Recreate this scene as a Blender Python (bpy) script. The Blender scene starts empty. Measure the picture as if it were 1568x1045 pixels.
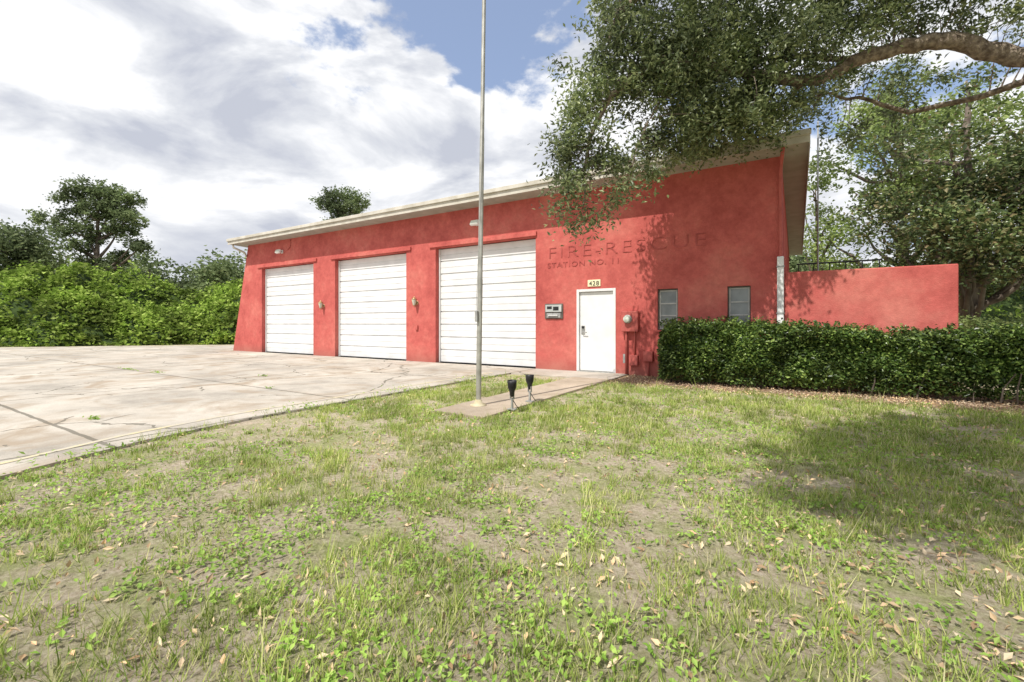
import bpy, math, random
import numpy as np
from mathutils import Vector, noise
random.seed(7); rng = np.random.default_rng(7)
scene = bpy.context.scene
CA, SA = 0.848, 0.530            # site axes: the lawn is laid out 32 deg off the building grid
def site(a, b, z=0.0):
    return (CA*a - SA*b, SA*a + CA*b, z)

# ------------------------------------------------------------------ materials
def newmat(name):
    m = bpy.data.materials.new(name); m.use_nodes = True
    nt = m.node_tree
    return m, nt, nt.nodes['Principled BSDF'], nt.nodes['Material Output']
def N(nt, typ, **kw):
    n = nt.nodes.new(typ)
    for k, v in kw.items():
        if k in n.inputs.keys(): n.inputs[k].default_value = v
        else: setattr(n, k, v)
    return n
def ramp(nt, stops):
    r = nt.nodes.new('ShaderNodeValToRGB'); e = r.color_ramp.elements
    while len(e) < len(stops): e.new(0.5)
    for i, (p, c) in enumerate(stops):
        e[i].position = p; e[i].color = (*c, 1) if len(c) == 3 else c
    return r
def mixc(nt, fac, a, b, mode='MIX'):
    m = nt.nodes.new('ShaderNodeMix'); m.data_type = 'RGBA'; m.blend_type = mode
    for i, v in ((0, fac), (6, a), (7, b)):
        if hasattr(v, 'links'): nt.links.new(v, m.inputs[i])
        elif isinstance(v, (int, float)): m.inputs[i].default_value = v
        else: m.inputs[i].default_value = (*v, 1)
    return m.outputs[2]
def noisy(name, c1, c2, scale=5, rough=0.7, bump=0.0, bscale=60, metal=0.0, spec=0.3, detail=6):
    m, nt, p, o = newmat(name)
    tc = N(nt, 'ShaderNodeTexCoord')
    n = N(nt, 'ShaderNodeTexNoise', Scale=scale, Detail=detail); nt.links.new(tc.outputs['Object'], n.inputs['Vector'])
    r = ramp(nt, [(0.35, c1), (0.65, c2)]); nt.links.new(n.outputs[0], r.inputs[0])
    nt.links.new(r.outputs[0], p.inputs['Base Color'])
    p.inputs['Roughness'].default_value = rough; p.inputs['Metallic'].default_value = metal
    p.inputs['Specular IOR Level'].default_value = spec
    if bump:
        n2 = N(nt, 'ShaderNodeTexNoise', Scale=bscale, Detail=4); nt.links.new(tc.outputs['Object'], n2.inputs['Vector'])
        b = N(nt, 'ShaderNodeBump', Strength=bump, Distance=0.02); nt.links.new(n2.outputs[0], b.inputs['Height'])
        nt.links.new(b.outputs[0], p.inputs['Normal'])
    return m
def leafmat(name, cols, trans=0.3, clump=0.9, rough=0.5, lo=0.5, gloss=True):
    m, nt, p, o = newmat(name)
    g = N(nt, 'ShaderNodeNewGeometry')
    k = len(cols)
    r = ramp(nt, [(i/max(1, k-1), c) for i, c in enumerate(cols)])
    nt.links.new(g.outputs['Random Per Island'], r.inputs[0])
    n = N(nt, 'ShaderNodeTexNoise', Scale=clump, Detail=2)
    nt.links.new(g.outputs['Position'], n.inputs['Vector'])
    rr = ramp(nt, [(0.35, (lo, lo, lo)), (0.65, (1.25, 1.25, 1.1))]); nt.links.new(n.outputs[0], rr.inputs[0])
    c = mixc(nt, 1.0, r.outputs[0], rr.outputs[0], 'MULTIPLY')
    if gloss:
        nt.links.new(c, p.inputs['Base Color']); p.inputs['Roughness'].default_value = rough
        p.inputs['Specular IOR Level'].default_value = 0.45; sh = p
    else:
        nt.nodes.remove(p); sh = N(nt, 'ShaderNodeBsdfDiffuse'); nt.links.new(c, sh.inputs[0])
    t = N(nt, 'ShaderNodeBsdfTranslucent'); nt.links.new(c, t.inputs[0])
    mx = N(nt, 'ShaderNodeMixShader'); mx.inputs[0].default_value = trans
    nt.links.new(sh.outputs[0], mx.inputs[1]); nt.links.new(t.outputs[0], mx.inputs[2])
    nt.links.new(mx.outputs[0], o.inputs[0])
    return m

def stucco():
    m, nt, p, o = newmat('red_stucco')
    tc = N(nt, 'ShaderNodeTexCoord')
    n = N(nt, 'ShaderNodeTexNoise', Scale=0.8, Detail=10, Roughness=0.7); nt.links.new(tc.outputs['Object'], n.inputs['Vector'])
    r = ramp(nt, [(0.32, (0.39, 0.085, 0.075)), (0.5, (0.52, 0.128, 0.110)), (0.70, (0.60, 0.20, 0.16))]); nt.links.new(n.outputs[0], r.inputs[0])
    n2 = N(nt, 'ShaderNodeTexNoise', Scale=6, Detail=8, Roughness=0.75); nt.links.new(tc.outputs['Object'], n2.inputs['Vector'])
    r2 = ramp(nt, [(0.3, (0.80, 0.78, 0.78)), (0.65, (1.08, 1.08, 1.08))]); nt.links.new(n2.outputs[0], r2.inputs[0])
    c = mixc(nt, 1.0, r.outputs[0], r2.outputs[0], 'MULTIPLY')
    sx = N(nt, 'ShaderNodeSeparateXYZ'); nt.links.new(tc.outputs['Object'], sx.inputs[0])
    ad = N(nt, 'ShaderNodeMath', operation='MULTIPLY_ADD'); nt.links.new(n2.outputs[0], ad.inputs[0]); ad.inputs[1].default_value = -0.5; nt.links.new(sx.outputs[2], ad.inputs[2])
    mr = N(nt, 'ShaderNodeMapRange'); nt.links.new(ad.outputs[0], mr.inputs[0]); mr.inputs[1].default_value = -0.25; mr.inputs[2].default_value = 0.15; mr.inputs[3].default_value = 0.55; mr.inputs[4].default_value = 0
    c = mixc(nt, mr.outputs[0], c, (0.28, 0.13, 0.10))
    nt.links.new(c, p.inputs['Base Color']); p.inputs['Roughness'].default_value = 0.95; p.inputs['Specular IOR Level'].default_value = 0.08
    n3 = N(nt, 'ShaderNodeTexNoise', Scale=45, Detail=5, Roughness=0.7); nt.links.new(tc.outputs['Object'], n3.inputs['Vector'])
    b = N(nt, 'ShaderNodeBump', Strength=0.6, Distance=0.014); nt.links.new(n3.outputs[0], b.inputs['Height']); nt.links.new(b.outputs[0], p.inputs['Normal'])
    return m

def concrete(name, base=(0.47, 0.43, 0.37), slabs=True):
    m, nt, p, o = newmat(name)
    tc = N(nt, 'ShaderNodeTexCoord'); V = tc.outputs['Object']
    n = N(nt, 'ShaderNodeTexNoise', Scale=0.45, Detail=10, Roughness=0.7); nt.links.new(V, n.inputs['Vector'])
    r = ramp(nt, [(0.34, tuple(x*0.62 for x in base)), (0.50, base), (0.66, tuple(min(1, x*1.25) for x in base))]); nt.links.new(n.outputs[0], r.inputs[0])
    nf = N(nt, 'ShaderNodeTexNoise', Scale=90, Detail=2); nt.links.new(V, nf.inputs['Vector'])
    rf = ramp(nt, [(0.3, (0.84,)*3), (0.7, (1.08,)*3)]); nt.links.new(nf.outputs[0], rf.inputs[0])
    c = mixc(nt, 1.0, r.outputs[0], rf.outputs[0], 'MULTIPLY')
    ns = N(nt, 'ShaderNodeTexNoise', Scale=0.9, Detail=9, Distortion=1.2, Roughness=0.62); nt.links.new(V, ns.inputs['Vector'])
    rs = ramp(nt, [(0.49, (0, 0, 0)), (0.66, (0.8,)*3)]); nt.links.new(ns.outputs[0], rs.inputs[0])
    c = mixc(nt, rs.outputs[0], c, (0.32, 0.255, 0.185))
    if slabs:
        wob = N(nt, 'ShaderNodeTexNoise', Scale=3, Detail=4); nt.links.new(V, wob.inputs['Vector'])
        sx = N(nt, 'ShaderNodeSeparateXYZ'); nt.links.new(V, sx.inputs[0])
        masks = []
        for ax, per, off in ((0, 4.55, 6.0), (1, 3.1, 1.35)):
            a = N(nt, 'ShaderNodeMath', operation='ADD'); nt.links.new(sx.outputs[ax], a.inputs[0]); a.inputs[1].default_value = off + 200*per
            w = N(nt, 'ShaderNodeMath', operation='MULTIPLY_ADD'); nt.links.new(wob.outputs[0], w.inputs[0]); w.inputs[1].default_value = 0.05; nt.links.new(a.outputs[0], w.inputs[2])
            q = N(nt, 'ShaderNodeMath', operation='PINGPONG'); nt.links.new(w.outputs[0], q.inputs[0]); q.inputs[1].default_value = per/2
            l = N(nt, 'ShaderNodeMath', operation='LESS_THAN'); nt.links.new(q.outputs[0], l.inputs[0]); l.inputs[1].default_value = 0.024
            masks.append(l.outputs[0])
        mx = N(nt, 'ShaderNodeMath', operation='MAXIMUM'); nt.links.new(masks[0], mx.inputs[0]); nt.links.new(masks[1], mx.inputs[1])
        wv = N(nt, 'ShaderNodeMixRGB')
        nd = N(nt, 'ShaderNodeTexNoise', Scale=1.5, Detail=6); nt.links.new(V, nd.inputs['Vector'])
        wv.inputs[0].default_value = 0.35; nt.links.new(V, wv.inputs[1]); nt.links.new(nd.outputs['Color'], wv.inputs[2])
        vo = N(nt, 'ShaderNodeTexVoronoi', Scale=0.62); vo.feature = 'DISTANCE_TO_EDGE'; nt.links.new(wv.outputs[0], vo.inputs['Vector'])
        lc = N(nt, 'ShaderNodeMath', operation='LESS_THAN'); nt.links.new(vo.outputs['Distance'], lc.inputs[0]); lc.inputs[1].default_value = 0.0065
        nm = N(nt, 'ShaderNodeTexNoise', Scale=0.3, Detail=2); nt.links.new(V, nm.inputs['Vector'])
        gm = N(nt, 'ShaderNodeMath', operation='GREATER_THAN'); nt.links.new(nm.outputs[0], gm.inputs[0]); gm.inputs[1].default_value = 0.45
        mu = N(nt, 'ShaderNodeMath', operation='MULTIPLY'); nt.links.new(lc.outputs[0], mu.inputs[0]); nt.links.new(gm.outputs[0], mu.inputs[1])
        m2 = N(nt, 'ShaderNodeMath', operation='MAXIMUM'); nt.links.new(mx.outputs[0], m2.inputs[0]); nt.links.new(mu.outputs[0], m2.inputs[1])
        m3 = N(nt, 'ShaderNodeMath', operation='MULTIPLY'); nt.links.new(m2.outputs[0], m3.inputs[0]); m3.inputs[1].default_value = 0.75
        c = mixc(nt, m3.outputs[0], c, (0.12, 0.11, 0.085))
    nt.links.new(c, p.inputs['Base Color']); p.inputs['Roughness'].default_value = 0.9; p.inputs['Specular IOR Level'].default_value = 0.15
    b = N(nt, 'ShaderNodeBump', Strength=0.25, Distance=0.01); nt.links.new(nf.outputs[0], b.inputs['Height']); nt.links.new(b.outputs[0], p.inputs['Normal'])
    return m

def groundmat():
    m, nt, p, o = newmat('lawn_soil')
    tc = N(nt, 'ShaderNodeTexCoord'); V = tc.outputs['Object']
    n1 = N(nt, 'ShaderNodeTexNoise', Scale=2.0, Detail=10, Roughness=0.8); nt.links.new(V, n1.inputs['Vector'])
    n2 = N(nt, 'ShaderNodeTexNoise', Scale=30, Detail=7, Roughness=0.9); nt.links.new(V, n2.inputs['Vector'])
    n3 = N(nt, 'ShaderNodeTexVoronoi', Scale=40); nt.links.new(V, n3.inputs['Vector'])
    soil = ramp(nt, [(0.36, (0.16, 0.12, 0.08)), (0.5, (0.50, 0.43, 0.33)), (0.64, (0.74, 0.67, 0.57))]); nt.links.new(n2.outputs[0], soil.inputs[0])
    lit = ramp(nt, [(0.0, (0.24, 0.17, 0.11)), (0.5, (0.52, 0.42, 0.29)), (1.0, (0.70, 0.61, 0.47))]); nt.links.new(n3.outputs['Color'], lit.inputs[0])
    c = mixc(nt, 0.4, soil.outputs[0], lit.outputs[0])
    rg = ramp(nt, [(0.44, (0, 0, 0)), (0.60, (0.75,)*3)]); nt.links.new(n1.outputs[0], rg.inputs[0])
    green = ramp(nt, [(0.36, (0.12, 0.16, 0.035)), (0.62, (0.40, 0.44, 0.16))]); nt.links.new(n2.outputs[0], green.inputs[0])
    c = mixc(nt, rg.outputs[0], c, green.outputs[0])
    nt.links.new(c, p.inputs['Base Color']); p.inputs['Roughness'].default_value = 0.95; p.inputs['Specular IOR Level'].default_value = 0.1
    b = N(nt, 'ShaderNodeBump', Strength=0.9, Distance=0.03); nt.links.new(n2.outputs[0], b.inputs['Height']); nt.links.new(b.outputs[0], p.inputs['Normal'])
    return m

M = {}
M['stucco'] = stucco()
M['drive'] = concrete('driveway_concrete')
M['walk'] = concrete('walkway_concrete', (0.42, 0.35, 0.27), False)
M['ground'] = groundmat()
M['mulch'] = noisy('mulch', (0.12, 0.07, 0.045), (0.40, 0.28, 0.20), 35, 0.95, 0.9, 40)
M['white'] = noisy('white_paint', (0.66, 0.66, 0.65), (0.76, 0.76, 0.75), 2.5, 0.5)
M['cream'] = noisy('cream_trim', (0.44, 0.41, 0.34), (0.58, 0.55, 0.48), 3, 0.6)
M['soffit'] = noisy('soffit_paint', (0.34, 0.34, 0.29), (0.42, 0.42, 0.37), 3, 0.7)
M['roof'] = noisy('roof_membrane', (0.40, 0.39, 0.36), (0.55, 0.54, 0.5), 1, 0.9)
M['black'] = noisy('black_plastic', (0.012, 0.012, 0.013), (0.03, 0.03, 0.032), 12, 0.45)
M['grey'] = noisy('grey_metal', (0.28, 0.28, 0.27), (0.42, 0.42, 0.40), 12, 0.45, metal=0.3)
M['pole'] = noisy('weathered_pole', (0.30, 0.29, 0.25), (0.46, 0.45, 0.40), 7, 0.4, metal=0.45)
M['polebase'] = noisy('base_paint', (0.42, 0.36, 0.22), (0.6, 0.54, 0.38), 9, 0.7)
M['glass'] = noisy('window_pane', (0.13, 0.15, 0.145), (0.26, 0.28, 0.27), 3, 0.12, spec=0.8)
M['blind'] = noisy('pale_panel', (0.36, 0.38, 0.37), (0.48, 0.50, 0.48), 3, 0.7)
M['alu'] = noisy('aluminium_frame', (0.42, 0.42, 0.40), (0.56, 0.56, 0.54), 6, 0.5)
M['bronze'] = noisy('dark_frame', (0.09, 0.08, 0.07), (0.14, 0.12, 0.10), 6, 0.5)
M['redpaint'] = noisy('red_box_paint', (0.39, 0.085, 0.073), (0.50, 0.12, 0.10), 6, 0.6)
M['letter'] = noisy('letter_paint', (0.30, 0.062, 0.055), (0.50, 0.12, 0.105), 2.5, 0.9)
M['brass'] = noisy('aged_brass', (0.35, 0.24, 0.12), (0.5, 0.38, 0.2), 12, 0.4, metal=0.5)
M['lampglass'] = noisy('lamp_glass', (0.55, 0.6, 0.5), (0.65, 0.68, 0.6), 5, 0.2)
M['sign'] = noisy('number_plate', (0.75, 0.68, 0.42), (0.82, 0.76, 0.5), 5, 0.5)
M['bark'] = noisy('oak_bark', (0.12, 0.09, 0.07), (0.34, 0.28, 0.22), 14, 0.95, 1.0, 45)
M['darkbark'] = noisy('far_bark', (0.09, 0.07, 0.055), (0.2, 0.165, 0.13), 3, 0.95)
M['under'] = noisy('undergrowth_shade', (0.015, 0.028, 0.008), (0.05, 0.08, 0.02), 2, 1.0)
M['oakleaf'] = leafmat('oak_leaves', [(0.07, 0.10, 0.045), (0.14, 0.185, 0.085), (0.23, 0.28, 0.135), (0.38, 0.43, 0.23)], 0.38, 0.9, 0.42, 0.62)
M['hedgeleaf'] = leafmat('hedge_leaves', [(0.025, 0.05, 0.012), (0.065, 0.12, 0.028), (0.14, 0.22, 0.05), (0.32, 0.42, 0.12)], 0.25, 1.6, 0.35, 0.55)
M['vine'] = leafmat('vine_leaves', [(0.12, 0.19, 0.035), (0.21, 0.32, 0.06), (0.31, 0.43, 0.09), (0.42, 0.52, 0.16)], 0.3, 0.45, 0.6, 0.45, False)
M['farleaf'] = leafmat('far_leaves', [(0.13, 0.175, 0.09), (0.20, 0.26, 0.13), (0.29, 0.34, 0.19)], 0.3, 0.3, 0.7, 0.6, False)
M['magleaf'] = leafmat('magnolia_leaves', [(0.04, 0.065, 0.024), (0.09, 0.13, 0.05), (0.18, 0.24, 0.09), (0.27, 0.21, 0.12)], 0.3, 0.6, 0.35, 0.55)
M['lightleaf'] = leafmat('light_leaves', [(0.16, 0.22, 0.075), (0.28, 0.36, 0.13), (0.40, 0.47, 0.21)], 0.45, 0.5, 0.6, 0.65, False)
M['grass'] = leafmat('grass_blades', [(0.16, 0.24, 0.05), (0.29, 0.38, 0.09), (0.43, 0.48, 0.16), (0.66, 0.61, 0.38)], 0.35, 1.2, 0.6, 0.8, False)
M['weed'] = leafmat('weed_leaves', [(0.17, 0.30, 0.055), (0.31, 0.46, 0.11), (0.41, 0.55, 0.16)], 0.35, 1.5, 0.5, 0.85, False)
M['dead'] = leafmat('dead_leaves', [(0.28, 0.18, 0.11), (0.48, 0.36, 0.24), (0.66, 0.56, 0.42), (0.70, 0.44, 0.27)], 0.15, 1.5, 0.7, 0.85, False)

# ------------------------------------------------------------------ mesh helpers
def link(o, parent=None):
    scene.collection.objects.link(o)
    if parent: o.parent = parent
    return o
def empty(name, loc=(0, 0, 0)):
    e = bpy.data.objects.new(name, None); e.empty_display_size = 0.3; e.location = loc
    return link(e)
def mesh(name, v, f, mat, parent=None, smooth=False):
    me = bpy.data.meshes.new(name); me.from_pydata(v, [], f); me.materials.append(M[mat])
    if smooth:
        me.polygons.foreach_set('use_smooth', [True]*len(me.polygons))
    me.update()
    o = bpy.data.objects.new(name, me); return link(o, parent)
def boxvf(x0, x1, y0, y1, z0, z1):
    v = [(x0, y0, z0), (x1, y0, z0), (x1, y1, z0), (x0, y1, z0), (x0, y0, z1), (x1, y0, z1), (x1, y1, z1), (x0, y1, z1)]
    f = [(0, 3, 2, 1), (4, 5, 6, 7), (0, 1, 5, 4), (1, 2, 6, 5), (2, 3, 7, 6), (3, 0, 4, 7)]
    return v, f
def boxes(name, bl, mat, parent=None, bevel=0.0):
    V, F = [], []
    for b in bl:
        v, f = boxvf(*b); k = len(V); V += v; F += [tuple(i+k for i in q) for q in f]
    o = mesh(name, V, F, mat, parent)
    if bevel:
        m = o.modifiers.new('bev', 'BEVEL'); m.width = bevel; m.segments = 2
    return o
def tubevf(pts, rad, n=8, V=None, F=None):
    V = [] if V is None else V; F = [] if F is None else F
    pts = [Vector(p) for p in pts]; prev = None
    for i, p in enumerate(pts):
        d = (pts[min(i+1, len(pts)-1)] - pts[max(i-1, 0)])
        if d.length < 1e-6: d = Vector((0, 0, 1))
        d.normalize()
        ref = Vector((0, 0, 1)) if abs(d.z) < 0.9 else Vector((1, 0, 0))
        a = d.cross(ref).normalized(); b = d.cross(a)
        base = len(V)
        for k in range(n):
            t = 2*math.pi*k/n
            V.append(tuple(p + (a*math.cos(t) + b*math.sin(t))*rad[i]))
        if prev is not None:
            for k in range(n):
                F.append((prev+k, prev+(k+1) % n, base+(k+1) % n, base+k))
        prev = base
    F.append(tuple(range(prev, prev+n)))
    return V, F
def tube(name, pts, rad, mat, parent=None, n=10):
    if not hasattr(rad, '__len__'): rad = [rad]*len(pts)
    v, f = tubevf(pts, rad, n); return mesh(name, v, f, mat, parent, True)
def lathe(name, prof, loc, mat, parent=None, n=20, tilt=None):
    V, F = [], []
    for r, z in prof:
        for k in range(n):
            t = 2*math.pi*k/n; V.append((r*math.cos(t), r*math.sin(t), z))
    for i in range(len(prof)-1):
        for k in range(n):
            F.append((i*n+k, i*n+(k+1) % n, (i+1)*n+(k+1) % n, (i+1)*n+k))
    o = mesh(name, V, F, mat, parent, True); o.location = loc
    if tilt: o.rotation_euler = tilt
    return o
def leaves(name, C, L, W, mat, parent=None, up=0.6, droop=0.0):
    C = np.asarray(C, float); n = len(C)
    d = rng.normal(size=(n, 3)); d[:, 2] = d[:, 2]*0.6 - droop; d /= np.linalg.norm(d, axis=1)[:, None]
    nn = rng.normal(size=(n, 3)); nn[:, 2] = np.abs(nn[:, 2]) + up
    s = np.cross(d, nn); s /= np.linalg.norm(s, axis=1)[:, None] + 1e-9
    up_ = np.cross(s, d)
    k = rng.uniform(0.65, 1.3, n)[:, None]
    V = np.empty((n, 4, 3))
    V[:, 0] = C - d*L*0.5*k; V[:, 2] = C + d*L*0.5*k - up_*L*0.08*k
    V[:, 1] = C + s*W*0.5*k + d*L*0.05 + up_*W*0.15; V[:, 3] = C - s*W*0.5*k + d*L*0.05 + up_*W*0.15
    F = np.arange(n*4).reshape(n, 4)
    me = bpy.data.meshes.new(name); me.from_pydata(V.reshape(-1, 3), [], F); me.materials.append(M[mat])
    o = bpy.data.objects.new(name, me); return link(o, parent)
_lat = {}
def vn(x, y, sc, seed=0):
    if seed not in _lat: _lat[seed] = np.random.default_rng(seed+100).random((256, 256))
    g = _lat[seed]; x = x*sc + 50; y = y*sc + 50
    xi = np.floor(x).astype(int); yi = np.floor(y).astype(int); fx = x-xi; fy = y-yi
    fx = fx*fx*(3-2*fx); fy = fy*fy*(3-2*fy)
    a = g[xi % 256, yi % 256]; b = g[(xi+1) % 256, yi % 256]; c = g[xi % 256, (yi+1) % 256]; d = g[(xi+1) % 256, (yi+1) % 256]
    return (a*(1-fx)+b*fx)*(1-fy) + (c*(1-fx)+d*fx)*fy

# ------------------------------------------------------------------ ground
mesh('ground', [(-250, -150, 0), (200, -150, 0), (200, 300, 0), (-250, 300, 0)], [(0, 1, 2, 3)], 'ground')
outline = [(-3.8, -9), (-4.6, -3), (-4.95, -1), (-5.4, 0.9), (-5.8, 2.0), (-6.0, 3.2), (-6.0, 9.55), (-3.45, 9.55), (-3.45, 10.849), (-21.7, 10.849), (-21.9, 17), (-24, 17), (-30.5, 10.2), (-38.5, 1.5), (-47, -9)]
k = len(outline)
V = [(x, y, 0.03) for x, y in outline] + [(x, y, -0.05) for x, y in outline]
F = [tuple(range(k))] + [(i, i+k, (i+1) % k + k, (i+1) % k) for i in range(k)]
mesh('driveway', V, F, 'drive')
def edge(v):
    return np.interp(v, [-9, -3, -1, 0.9, 2.0, 3.2], [-3.8, -4.6, -4.95, -5.4, -5.8, -6.0])
m, nt, p, o_ = newmat('faded_line')
tc = N(nt, 'ShaderNodeTexCoord'); n_ = N(nt, 'ShaderNodeTexNoise', Scale=4, Detail=8, Roughness=0.75); nt.links.new(tc.outputs['Object'], n_.inputs['Vector'])
r_ = ramp(nt, [(0.42, (0.46, 0.42, 0.35)), (0.6, (0.55, 0.48, 0.29))]); nt.links.new(n_.outputs[0], r_.inputs[0]); nt.links.new(r_.outputs[0], p.inputs['Base Color']); p.inputs['Roughness'].default_value = 0.9
M['line'] = m
vs = np.linspace(-5, 9.4, 30); V = []; F = []
for i, v in enumerate(vs):
    e = float(edge(v)); V += [(e-0.48, v, 0.034), (e-0.40, v, 0.034)]
    if i: F.append((2*i-2, 2*i-1, 2*i+1, 2*i))
mesh('painted_line', V, F, 'line')
boxes('walkway', [(-4.33, -3.44, 4.83, 6.9, -0.05, 0.04), (-4.33, -3.44, 6.912, 8.2, -0.05, 0.04), (-4.33, -3.44, 8.212, 9.538, -0.05, 0.04)], 'walk', None, 0.008)
mesh('mulch_bed', [(-3.4, 9.5, 0.006), (-1, 9.15, 0.006), (2, 9.0, 0.006), (9, 8.8, 0.006), (9, 10.849, 0.006), (-3.4, 10.849, 0.006)], [(0, 1, 2, 3, 4, 5)], 'mulch')

# lawn
def lawn_ok(u, v):
    ok = (u > edge(v) - 0.05 - 0.10*vn(u, v, 5, 77)) & (v < 9.15 + .25*vn(u, v, 3, 78))
    ok &= ~((u > -4.34) & (u < -3.43) & (v > 4.83))
    return ok
def sample(n, thr, sc=1.3, seed=1, falloff=4.0, mn=.3):
    u = rng.uniform(-6.2, 8, n); v = rng.uniform(-2.5, 9.5, n)
    d = np.hypot(u, v)
    pr = np.clip(falloff/np.maximum(d, 0.1), mn, 1)
    ns = 0.34*vn(u, v, sc, seed) + 0.33*vn(u, v, sc*3.1, seed+1) + 0.33*vn(u, v, sc*8, seed+2)
    pr *= np.clip((ns-thr)/0.15, 0.07, 1)
    ok = lawn_ok(u, v) & (rng.random(n) < pr)
    return u[ok], v[ok], ns[ok]
u, v, ns = sample(100000, 0.43, falloff=5, mn=.5)
B = 8
cu = np.repeat(u, B); cv = np.repeat(v, B); n = len(cu)
ang = rng.uniform(0, 2*np.pi, n); lean = rng.uniform(0.15, 1.2, n)
h = np.repeat(rng.gamma(4, 0.010, len(u)) + 0.010, B)*rng.uniform(0.6, 1.25, n)
tall = np.repeat(rng.random(len(u)) < 0.06, B); h = np.where(tall, h*2.1, h)
sp_ = rng.uniform(0.010, 0.035, len(u)); sp_ = np.repeat(sp_, B)
bx = cu + rng.normal(0, 1, n)*sp_; by = cv + rng.normal(0, 1, n)*sp_
wd = rng.uniform(0.0016, 0.0038, n)*np.clip(np.hypot(cu, cv)/4, 1, 1.7)
V = np.empty((n, 3, 3))
px, py = -np.sin(ang), np.cos(ang)
V[:, 0] = np.c_[bx-px*wd, by-py*wd, np.full(n, -0.002)]; V[:, 1] = np.c_[bx+px*wd, by+py*wd, np.full(n, -0.002)]
V[:, 2] = np.c_[bx+np.cos(ang)*h*lean, by+np.sin(ang)*h*lean, h]
me = bpy.data.meshes.new('lawn_grass'); me.from_pydata(V.reshape(-1, 3), [], np.arange(n*3).reshape(n, 3)); me.materials.append(M['grass'])
link(bpy.data.objects.new('lawn_grass', me))
print('blades', n)
u, v, ns = sample(100000, 0.48, 0.9, 11)
k = 2; C = np.c_[np.repeat(u, k)+rng.normal(0, .02, len(u)*k), np.repeat(v, k)+rng.normal(0, .02, len(u)*k), rng.uniform(0.01, 0.04, len(u)*k)]
leaves('lawn_weeds', C, 0.03, 0.018, 'weed', None, 2.0)
u, v, ns = sample(110000, 0.40, 1.1, 21)
keep = rng.random(len(u)) < np.clip(0.30 + 0.14*u + 0.06*(3-v), 0.16, 1)
C = np.c_[u, v, rng.uniform(0.006, 0.03, len(u))][keep]
uu = rng.uniform(-3.4, 6, 9000); vv = rng.uniform(8.9, 10.8, 9000)
C = np.vstack([C, np.c_[uu, vv, rng.uniform(0.01, 0.04, 9000)]])
leaves('fallen_leaves', C, 0.045, 0.019, 'dead', None, 1.8)
tu = []
for (x, y, s, c) in [(-7.6, 2.1, 0.06, 30), (-9.2, 1.4, 0.05, 20), (-10.5, 5.9, 0.08, 30), (-8.4, 4.85, 0.05, 22), (-13.4, 4.9, 0.15, 40), (-12.2, 1.75, 0.1, 40), (-15.1, 4.85, 0.3, 50), (-6.05, 4, 0.2, 60), (-5.95, 6, 0.3, 120), (-5.95, 8.3, 0.3, 120), (-5.6, 1.5, 0.2, 60)]:
    for i in range(c):
        tu.append((x+random.gauss(0, s), y+random.gauss(0, 0.03 if x < -7 else s), random.uniform(0.035, 0.07)))
leaves('crack_weeds', tu, 0.05, 0.02, 'weed', None, 1.0)

# ------------------------------------------------------------------ fire station
FV = 10.85; HT = 4.70; UL, UR = -21.76, -0.26
st = empty('fire_station')
gar = [(-19.41, -15.83), (-14.53, -10.88), (-9.61, -6.02)]
holes = [(a, b, 0.0, 3.62) for a, b in gar] + [(-4.81, -3.77, 0.0, 2.13), (-2.76, -2.30, 1.1, 2.06), (-1.27, -0.82, 1.1, 2.06)]
us = sorted({UL, UR, *[h[0] for h in holes], *[h[1] for h in holes]}); zs = sorted({-0.1, HT, *[h[2] for h in holes], *[h[3] for h in holes]})
def slant(u, z):
    return u + 1.27*max(0, z)/HT if abs(u-UL) < 1e-6 else u
V, F = [], []
def quad(*q):
    k = len(V); V.extend(q); F.append((k, k+1, k+2, k+3))
for i in range(len(us)-1):
    for j in range(len(zs)-1):
        cu, cz = (us[i]+us[i+1])/2, (zs[j]+zs[j+1])/2
        if any(h[0] < cu < h[1] and h[2]-.2*(h[2] == 0) < cz < h[3] for h in holes): continue
        quad((slant(us[i], zs[j]), FV, zs[j]), (us[i+1], FV, zs[j]), (us[i+1], FV, zs[j+1]), (slant(us[i], zs[j+1]), FV, zs[j+1]))
for a, b, z0, z1 in holes:
    D = 0.26
    quad((a, FV, z0), (a, FV+D, z0), (a, FV+D, z1), (a, FV, z1)); quad((b, FV, z0), (b, FV, z1), (b, FV+D, z1), (b, FV+D, z0))
    quad((a, FV, z1), (a, FV+D, z1), (b, FV+D, z1), (b, FV, z1)); quad((a, FV, z0), (b, FV, z0), (b, FV+D, z0), (a, FV+D, z0))
BV = 23.0; HB = 4.25
quad((UL, FV, -.1), (slant(UL, HT), FV, HT), (slant(UL, HT), BV, HB), (UL, BV, -.1))
quad((UR, FV, -.1), (UR, BV, -.1), (UR, BV, HB), (UR, FV, HT))
quad((UL, BV, -.1), (slant(UL, HT), BV, HB), (UR, BV, HB), (UR, BV, -.1))
mesh('walls', V, F, 'stucco', st)
boxes('lintel_ledge', [(-19.7, -15.6, FV-0.05, FV+0.002, 3.64, 3.76), (-14.75, -10.65, FV-0.05, FV+0.002, 3.64, 3.76), (-9.85, -5.98, FV-0.05, FV+0.002, 3.64, 3.76)], 'stucco', st, 0.008)
E = 10.28
def slab(name, u0, u1, v0, v1, zf, zb, th, mat):
    v = [(u0, v0, zf-th), (u1, v0, zf-th), (u1, v1, zb-th), (u0, v1, zb-th), (u0, v0, zf), (u1, v0, zf), (u1, v1, zb), (u0, v1, zb)]
    return mesh(name, v, boxvf(0, 1, 0, 1, 0, 1)[1], mat, st)
slab('roof', -21.0, 0.20, E, 23.4, 4.88, 4.41, 0.17, 'soffit')
slab('roof_membrane', -20.98, 0.18, E+0.02, 23.38, 4.895, 4.425, 0.012, 'roof')
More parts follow.
